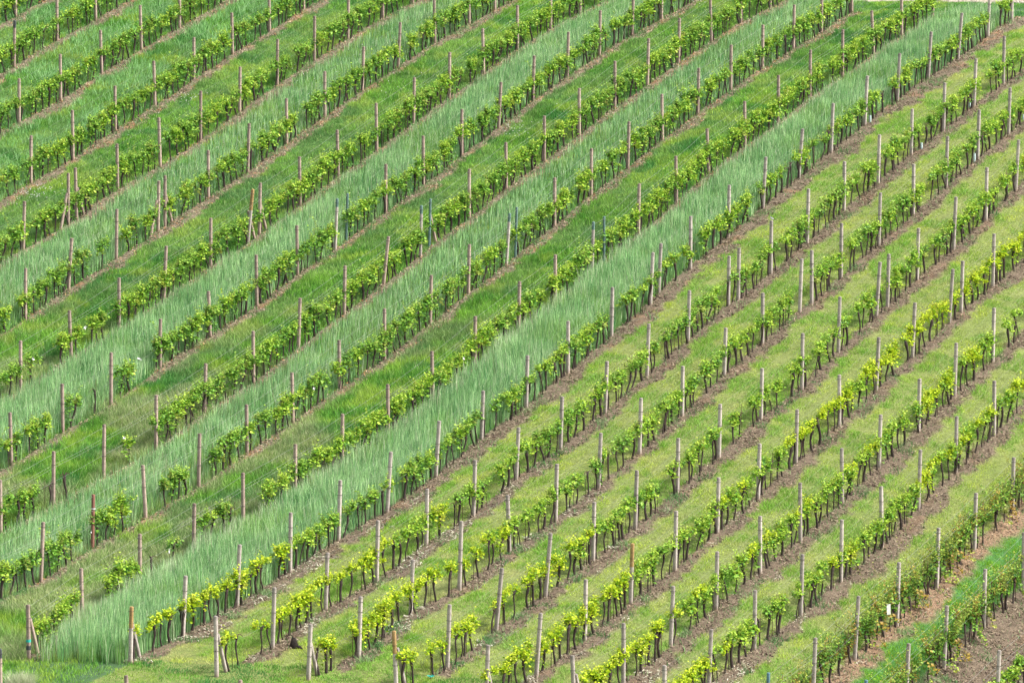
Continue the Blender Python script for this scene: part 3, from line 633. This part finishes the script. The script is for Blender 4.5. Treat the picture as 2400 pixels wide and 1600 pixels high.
# all the farther vines as one mass
Vt, Ft4, Ft3, Ct, Mi4, Mi3 = [], [], [], [], [], []; nn = 0
for v in VINES:
    if id(v) in nearset: continue
    r, gi, k, x, y, z, pal, st = v[:8]
    T, Cn, Fo = variant(pal, st, prng.randrange(10))
    a = SDIR+prng.choice([0, math.pi])+prng.uniform(-.08, .08); ca, sa = math.cos(a), math.sin(a); sc_ = prng.uniform(.92, 1.1)
    for dta, mi in ((T, 0), (Cn, 0), (Fo, 1)):
        if dta is None: continue
        V, F, C = dta; W = V*sc_
        Vt.append(np.stack([W[:, 0]*ca-W[:, 1]*sa+x, W[:, 0]*sa+W[:, 1]*ca+y, W[:, 2]+z], 1)); Ct.append(C)
        for f in F:
            if f.shape[1] == 4: Ft4.append(f+nn); Mi4.append(np.full(len(f), mi))
            else: Ft3.append(f+nn); Mi3.append(np.full(len(f), mi))
        nn += len(V)
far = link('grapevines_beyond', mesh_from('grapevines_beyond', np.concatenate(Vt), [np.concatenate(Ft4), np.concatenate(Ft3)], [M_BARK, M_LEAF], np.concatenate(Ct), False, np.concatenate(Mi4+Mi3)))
tag(far, 'many smaller grapevines with dark trunks and green leaves in the upper hillside rows', 'grapevine', 'grapevines planted along the trellis rows', 'stuff')

# ------------------------------------------------------------------ trellis posts
def post_mesh(name, m, w=.110, dth=.096, H=H0, top=None):
    """chamfered, slightly tapering concrete post with a domed top and nail holes"""
    c = .014; prof = np.array([(-w/2+c, -dth/2), (w/2-c, -dth/2), (w/2, -dth/2+c), (w/2, dth/2-c), (w/2-c, dth/2), (-w/2+c, dth/2), (-w/2, dth/2-c), (-w/2, -dth/2+c)])
    zs = [(-.25, 1.03), (.0, 1.02), (H*.33, 1.0), (H*.62, .98), (H*.84, .965), (H-.035, .95), (H-.012, .88), (H, .62)]
    V = np.concatenate([np.column_stack([prof*k, np.full(8, z)]) for z, k in zs]); n = len(zs)
    i, j = np.meshgrid(np.arange(n-1), np.arange(8), indexing='ij')
    F = np.stack([i*8+j, i*8+(j+1) % 8, (i+1)*8+(j+1) % 8, (i+1)*8+j], -1).reshape(-1, 4)
    mi = np.zeros(len(F)); mats = [m]
    if top: mats.append(top[0]); mi[(i.reshape(-1) >= top[1])] = 1
    V = np.vstack([V, [[0, 0, H+.002]]]); k = np.arange(8)
    F3 = np.stack([(n-1)*8+k, (n-1)*8+(k+1) % 8, np.full(8, n*8)], -1)
    # shallow nail holes in the front and side face: small dark plugs set 2 mm proud
    mats.append(M_CLIP); hv = []; hf = []; base = len(V)
    for zz in np.arange(.25, H-.1, .27):
        for (cx, cy, ux, uy) in ((0, -dth/2*1.0-.003, 1, 0), (w/2+.003, 0, 0, 1)):
            q = [(cx-ux*.009, cy-uy*.009, zz-.009), (cx+ux*.009, cy+uy*.009, zz-.009), (cx+ux*.009, cy+uy*.009, zz+.009), (cx-ux*.009, cy-uy*.009, zz+.009)]
            hf.append(np.arange(4)+base+len(hv)); hv += q
    V = np.vstack([V, hv])
    mi = np.concatenate([mi, np.full(len(hf), len(mats)-1), np.full(8, 1 if top else 0)])
    return mesh_from(name, V, [np.vstack([F, hf]), F3], mats, None, False, mi)
PM = {'tan': post_mesh('tan_post', M_TAN), 'grey': post_mesh('grey_post', M_GREY, .114, .102),
      'greentop': post_mesh('green_topped_post', M_GREY, .10, .09, H0, (M_GREENP, 4)), 'green': post_mesh('green_post', M_GREENP, .085, .075),
      'orange': post_mesh('orange_topped_post', M_GREY, .114, .102, H0, (M_ORANGE, 3)), 'red': post_mesh('reddish_post', M_RED, .1, .09),
      'dark': post_mesh('dark_topped_post', M_TAN, .108, .095, H0, (M_DARKP, 4)), 'blue': post_mesh('blue_topped_post', M_GREY, .1, .09, H0, (M_BLUEP, 4))}
def clip_mesh(z):
    m = MB(); a = .069; b = .061
    for (x0, y0, x1, y1) in ((-a, -b, a, -b), (a, -b, a, b), (a, b, -a, b), (-a, b, -a, -b)):
        m.tube([(x0, y0, z), (x1, y1, z+.006)], .0055, 5)
    m.tube([(a, -b, z), (a+.05, -b-.02, z+.01)], .005, 5)
    return m.mesh('wire_clip', M_CLIP)
CLIPS = [clip_mesh(z) for z in (1.72, 1.42, 1.12, .80)]
def post(x, y, H, lean, typ, yaw=0.):
    z = float(terrain(x, y)); root = link('trellis_post', None, None, (x, y, z)); root.empty_display_size = .2
    root.rotation_euler = (prng.uniform(-.02, .02), math.atan2(lean, H), -PHI+yaw+prng.uniform(-.18, .18)); root.scale = (1, 1, H/H0)
    link('shaft', PM[typ], root)
    for k in prng.sample(range(4), 2): link('wire_clip', CLIPS[k], root)
    return root
def brace(x, y, side, typ, H=1.75):
    """short strut leaning on an end post, set off along the row"""
    off = 1.0*side; dx, dy = SP*off, CP*off
    bx, by = x+dx*.62, y+dy*.62; z0 = float(terrain(bx, by)); z1 = float(terrain(x, y))+1.28
    root = link('brace_post', None, None, (bx, by, z0)); root.empty_display_size = .2
    v = Vector((x+dx*.07-bx, y+dy*.07-by, z1-z0)); L = v.length
    root.rotation_euler = v.to_track_quat('Z', 'X').to_euler(); root.scale = (.9, .9, L/H0)
    link('shaft', PM[typ], root); link('wire_clip', CLIPS[0], root)
    return root
POSTS = {}
for r in ORDER:
    for i, p in enumerate(ROWS[r]):
        x, y, H, lean = p[:4]; fl = p[4] if len(p) > 4 else ''
        H = H if H > 1.4 else 1.88
        typ = 'tan' if r < 'L' else 'grey'
        for t in ('greentop', 'green', 'orange', 'red', 'dark', 'blue'):
            if t in fl: typ = t; break
        yaw = 0 if r >= 'L' else -.12
        o = post(x, y, H, lean, typ, yaw); POSTS[(r, i)] = o
        colr = {'tan': 'tan concrete', 'grey': 'grey concrete', 'greentop': 'green-topped', 'green': 'slim green', 'orange': 'orange-topped', 'red': 'reddish wooden', 'dark': 'dark-topped', 'blue': 'blue-topped'}[typ]
        if abs(lean) > .14: colr = 'leaning '+colr
        tag(o, '%s post, %s from left, %s' % (colr, ordn(VIS[(r, i)]), rowname(r)), 'post', 'trellis posts of the vineyard rows')
        if 'brace' in fl:
            b = brace(x, y, 1 if 'braceR' in fl else -1, 'tan' if r < 'L' else 'grey')
            tag(b, '%s strut leaning on post %d from left, %s' % ('tan' if r < 'L' else 'grey', VIS[(r, i)]+1, rowname(r)), 'brace post', 'struts propping the end posts')
        if 'band' in fl:
            for zz, hh, mm, nm in ((.62, .09, M_TEAL, 'tape_band'), (.36, .14, M_DARKP, 'tape_band')):
                m = MB(); m.tube([(0, 0, zz), (0, 0, zz+hh)], .079, 4, twist=math.pi/4, cap=False); link(nm, m.mesh(nm, mm, False), o)
        if typ == 'red':
            m = MB(); m.tube([(0, 0, 1.38), (0, 0, 1.41)], .08, 8, cap=False); link('tape_band', m.mesh('tape', M_WHITE, False), o)
for key, x, y, H, typ, lb in (('V', *ROWS['V'][0][:2], 1.75, 'dark', 'dark weathered post cut by the left edge, on the bottom left verge'),
                        ('W', *ROWS['W'][0][:2], 1.85, 'tan', 'tan post rising from bottom edge, left of the two grey end posts'),
                        ('X', *ROWS['X'][0][:2], 1.85, 'tan', 'tan post top at bottom edge just right of a braced end post')):
    tag(post(x, y, H, 0, typ), lb, 'post', 'posts of the next vineyard block')

# ------------------------------------------------------------------ wires: one set per row
for r in ORDER:
    pts = []
    A, npre, npst = ANCH[r]
    for q, a in enumerate(A):
        i = q-npre; z = float(terrain(*a)); H = 1.88; lean = 0
        if 0 <= i < npst:
            H = ROWS[r][i][2]; H = H if H > 1.4 else 1.88; lean = ROWS[r][i][3]
        pts.append((a[0], a[1], z, H, lean))
    if len(pts) < 2: continue
    root = link('trellis_wires', None, None, (pts[0][0], pts[0][1], pts[0][2])); root.empty_display_size = .2
    tag(root, 'thin pale trellis wires strung along %s' % rowname(r), 'wires', 'wires strung along the vine rows')
    clear = r in 'GIJKSTU'
    for f, dy in ((.45, .0), (.72, .06), (.74, -.06), (.955, .0)):
        P = []
        for (x, y, z, H, ln), nxt in zip(pts, pts[1:]+[None]):
            sx, sy = CP*dy, -SP*dy
            p = np.array([x+ln*f+sx, y+sy, z+H*f]); P.append(p)
            if nxt:
                q = np.array([nxt[0]+nxt[4]*f+sx, nxt[1]+sy, nxt[2]+nxt[3]*f]); P.append((p+q)/2-[0, 0, .025])
        m = MB(); m.tube(np.array(P)-np.array(root.location), .0032 if clear else .0018, 4, cap=False); link('wire', m.mesh('wire', M_WIRE), root)
for key, (dx, dy) in (('W', (-1, .0)), ('V', (-1, -.5))):
    x, y = ROWS[key][0][:2]; z = float(terrain(x, y)); root = link('trellis_wires', None, None, (x, y, z))
    tag(root, 'pale wires running off the tan post at the bottom edge' if key == 'W' else 'pale wires at the dark post cut by the left edge', 'wires', 'wires strung along the vine rows')
    for f in (.9, .6):
        x2, y2 = x-SP*5, y-CP*5; m = MB(); m.tube([(0, 0, 1.8*f), (x2-x, y2-y, float(terrain(x2, y2))-z+1.8*f)], .004, 4, cap=False); link('wire', m.mesh('wire', M_WIRE), root)

# ------------------------------------------------------------------ small things
def at_gap(r, gi, f, h, off=0.):
    a = ROWS[r][gi]; b = ROWS[r][gi+1] if gi+1 < len(ROWS[r]) else a
    x = a[0]+(b[0]-a[0])*f+CP*off; y = a[1]+(b[1]-a[1])*f-SP*off
    return (x, y, float(terrain(x, y))+h)
def cat_small(lb): return 'plate' not in lb
def paper(loc, w0, h0, lb, tilt=.2, cat='paper tag', name='paper_tag'):
    w, h = (w0*.8, h0*.8) if cat_small(lb) else (w0, h0); nx, nz = 4, 6; m = MB(); V = []
    for sgn in (0, 1):
        for j in range(nz+1):
            for i in range(nx+1):
                u = i/nx-.5; v = j/nz-.5; V.append((u*w*(1-.35*(v+.5)*cat_small(lb)), (.03*math.sin(v*6+u*5)+.02*math.sin(u*7))*cat_small(lb)+sgn*.003, v*h+.02*math.sin(u*6)*cat_small(lb)))
    N = (nx+1)*(nz+1); F = []
    for j in range(nz):
        for i in range(nx):
            a = j*(nx+1)+i; q = [a, a+1, a+nx+2, a+nx+1]; F.append(q); F.append([k+N for k in q[::-1]])
    m.add(V, F); o = link(name, m.mesh(name, M_WHITE, True), None, loc); o.rotation_euler = (.1, tilt, .2)
    tag(o, lb, cat, 'white tags hanging in the rows'); return o
paper(at_gap('G', 1, .24, .86, .1), .13, .16, 'small white paper tag fluttering left of a lone leafy vine clump on the left side', .6)
paper(at_gap('G', 0, .2, .93, .1), .11, .14, 'white paper tag above a vine near the left edge, left of two lone vines', -.3)
paper(at_gap('H', 2, .52, 1.0, .1), .22, .08, 'long white paper tag sticking out sideways from a twin vine behind tall grass', .35)
paper(at_gap('I', 2, .34, 1.08, .1), .12, .11, 'white tag with rusty marks beside a solitary tall vine', 0)
paper(at_gap('J', 3, .66, .78, .15), .05, .26, 'narrow white paper strip hanging from a vine above the lower tall grass', 0)
paper(at_gap('J', 5, .36, .8, .15), .12, .12, 'white crumpled tag on a bushy vine right of the middle-left tan post', .5)
paper(at_gap('K', 8, .64, .8, .15), .11, .13, 'white tag in the yellowish vine row just above the widest tall grass', .2)
paper(at_gap('J', 0, .92, .66, .1), .05, .11, 'tiny white tag hanging beside the reddish wooden post', 0)
paper(at_gap('K', 2, .49, .72, .1), .07, .2, 'white leaf-like tag hanging from the wire beside a bare black vine', .2)
paper(at_gap('S', 2, .63, 1.06, .24), .12, .34, 'tall bright white plate hung among olive-brown vines in the lower right', -.06, 'plate', 'white_plate')
paper(at_gap('T', 1, .02, 1.12, .09), .05, .22, 'narrow white plate fixed on a grey post at the bottom right edge', .1, 'plate', 'white_plate')
# bird on a post top
P = ROWS['M'][13]; bx, by = P[0]+P[3], P[1]; bz = float(terrain(P[0], P[1]))+P[2]+.005
bird = link('bird', None, None, (bx, by, bz)); bird.rotation_euler = (0, 0, -.3); bird.empty_display_size = .05
tag(bird, 'small black and white bird perched on a grey post top', 'bird')
m = MB(); m.tube([(-.05, 0, .085), (-.035, 0, .08), (-.01, 0, .062), (.02, 0, .05), (.045, 0, .042), (.06, 0, .036)], [.012, .024, .030, .030, .022, .008], 10)
m.tube([(-.062, 0, .097), (-.055, 0, .103), (-.042, 0, .108), (-.03, 0, .104), (-.022, 0, .09)], [.006, .017, .022, .02, .012], 10)
for s_ in (-1, 1): m.tube([(0, s_*.01, .045), (-.002, s_*.011, .0)], .0025, 4)
V, F, C = m.data(); body = link('body', mesh_from('bird_body', V, F, M_BELLY, C, True), bird)
m = MB(); m.tube([(.03, 0, .052), (.07, 0, .035), (.125, 0, .012)], [.012, .012, .01], 5); link('tail', m.mesh('tail', M_BIRD), bird)
m = MB(); m.tube([(-.045, 0, .118), (-.03, 0, .122), (-.02, 0, .112), (0, 0, .085), (.03, 0, .072), (.06, 0, .05)], [.008, .016, .015, .018, .016, .008], 8); link('wing', m.mesh('wing', M_BIRD), bird)
m = MB(); m.tube([(-.066, 0, .1), (-.085, 0, .097)], [.005, .001], 5); link('beak', m.mesh('beak', M_BIRD), bird)
# black stump
m = MB(); rr = np.random.default_rng(3)
m.tube([(-.01, 0, -.08), (-.01, 0, .02), (0, 0, .12), (-.01, 0, .22), (-.02, 0, .3), (-.03, 0, .34)], [.12, .13, .125, .1, .065, .02], 9)
m.tube([(.05, -.02, .04), (.16, -.05, .03), (.27, -.08, -.02)], [.07, .05, .015], 7)
m.tube([(-.03, 0, .22), (-.07, .03, .36)], [.03, .01], 5)
V, F, C = m.data(); V = V+rr.normal(0, .012, V.shape)
lx, ly = -6.57, -48.0; tag(link('tree_stump', mesh_from('stump', V, F, M_BARK, C*.45), None, (lx, ly, float(terrain(lx, ly)))), 'black upturned stump lying on the grass beside the soil strip at bottom', 'stump')
# teal scrap
m = MB(); V = rr.normal(0, 1, (26, 3))*[.07, .05, .02]; T3 = rr.integers(0, 26, (34, 3)); T3 = T3[(T3[:, 0] != T3[:, 1]) & (T3[:, 1] != T3[:, 2]) & (T3[:, 0] != T3[:, 2])]; T3 = np.array(sorted({tuple(sorted(t)) for t in T3.tolist()})); m.add(V, T3)
lx, ly = -2.42, -50.5; tag(link('plastic_scrap', m.mesh('scrap', M_TEAL, False), None, (lx, ly, float(terrain(lx, ly))+.1)), 'crumpled turquoise plastic scrap on the soil at the bottom edge', 'litter')
# grow tubes
for (lx, ly, h, lb) in ((15.65, 5.06, .26, 'pale translucent grow tube beside a vine in the second row below the tall grass'), (17.55, 3.25, .34, 'largest pale grow tube, left of a grey post foot on the right side'),
                    (13.91, 9.14, .3, 'pale grow tube right of a grey post foot at the tall grass edge'), (17.88, 10.65, .2, 'low pale grow tube left of a grey post foot near the upper right'), (19.84, 8.85, .2, 'pale grow tube close to the right edge of the photo')):
    z = float(terrain(lx, ly)); root = link('grow_tube', None, None, (lx, ly, z)); root.empty_display_size = .1; tag(root, lb, 'grow tube', 'pale tubes around young vines')
    n = 10; m = MB(); m.tube([(0, 0, -.03), (.004, 0, h*.5), (.0, 0, h)], [.045, .048, .044], n, cap=False); m.tube([(0, 0, h), (0, 0, h*.5), (0, 0, -.02)], [.041, .045, .042], n, cap=False); link('sleeve', m.mesh('sleeve', M_TUBE), root)
    m = MB(); m.tube([(.03, .0, -.05), (.03, 0, h+.12)], .006, 5); link('stake', m.mesh('stake', M_BARK), root)
# dry tussock on the verge
n = 1500; a = rng.uniform(0, 6.28, n); q = rng.random(n)**.6*.42
blades('dry_tussock', -14.45+np.cos(a)*q, -53.2+np.sin(a)*q, rng.uniform(.25, .6, n), np.full(n, .014), rng.uniform(.2, .8, n), tint(n, (.30, .38, .20), (.52, .53, .36)), 2, label='pale dry grass tussock at the bottom left corner')
# white umbels
n = 0; V = []; F = []
for (lx, ly, sp, k) in ((-13.06, 20.09, .5, 26), (-18.36, 8.07, 1.0, 60), (7.81, 32.84, .6, 30), (.26, 12.56, .8, 26), (-12.6, 8.0, 1.4, 20), (-6, 22, 5, 60), (3, 18, 6, 20), (-14, 14, 4, 25)):
    for _ in range(k):
        x_, y_ = lx+prng.gauss(0, sp*.5), ly+prng.gauss(0, sp*.6); z_ = float(terrain(x_, y_))+prng.uniform(.25, .5); r_ = prng.uniform(.012, .03)
        V += [(x_-r_, y_, z_), (x_, y_-r_, z_+.004), (x_+r_, y_, z_), (x_, y_+r_, z_+.004), (x_, y_, z_-.03)]; F += [(n, n+1, n+4), (n+1, n+2, n+4), (n+2, n+3, n+4), (n+3, n, n+4), (n, n+2, n+1), (n, n+3, n+2)]; n += 5
tag(link('wild_flowers', mesh_from('umbels', V, np.array(F), M_WHITE)), 'tiny white flower heads scattered in the upper grass strips', 'flowers', kind='stuff')
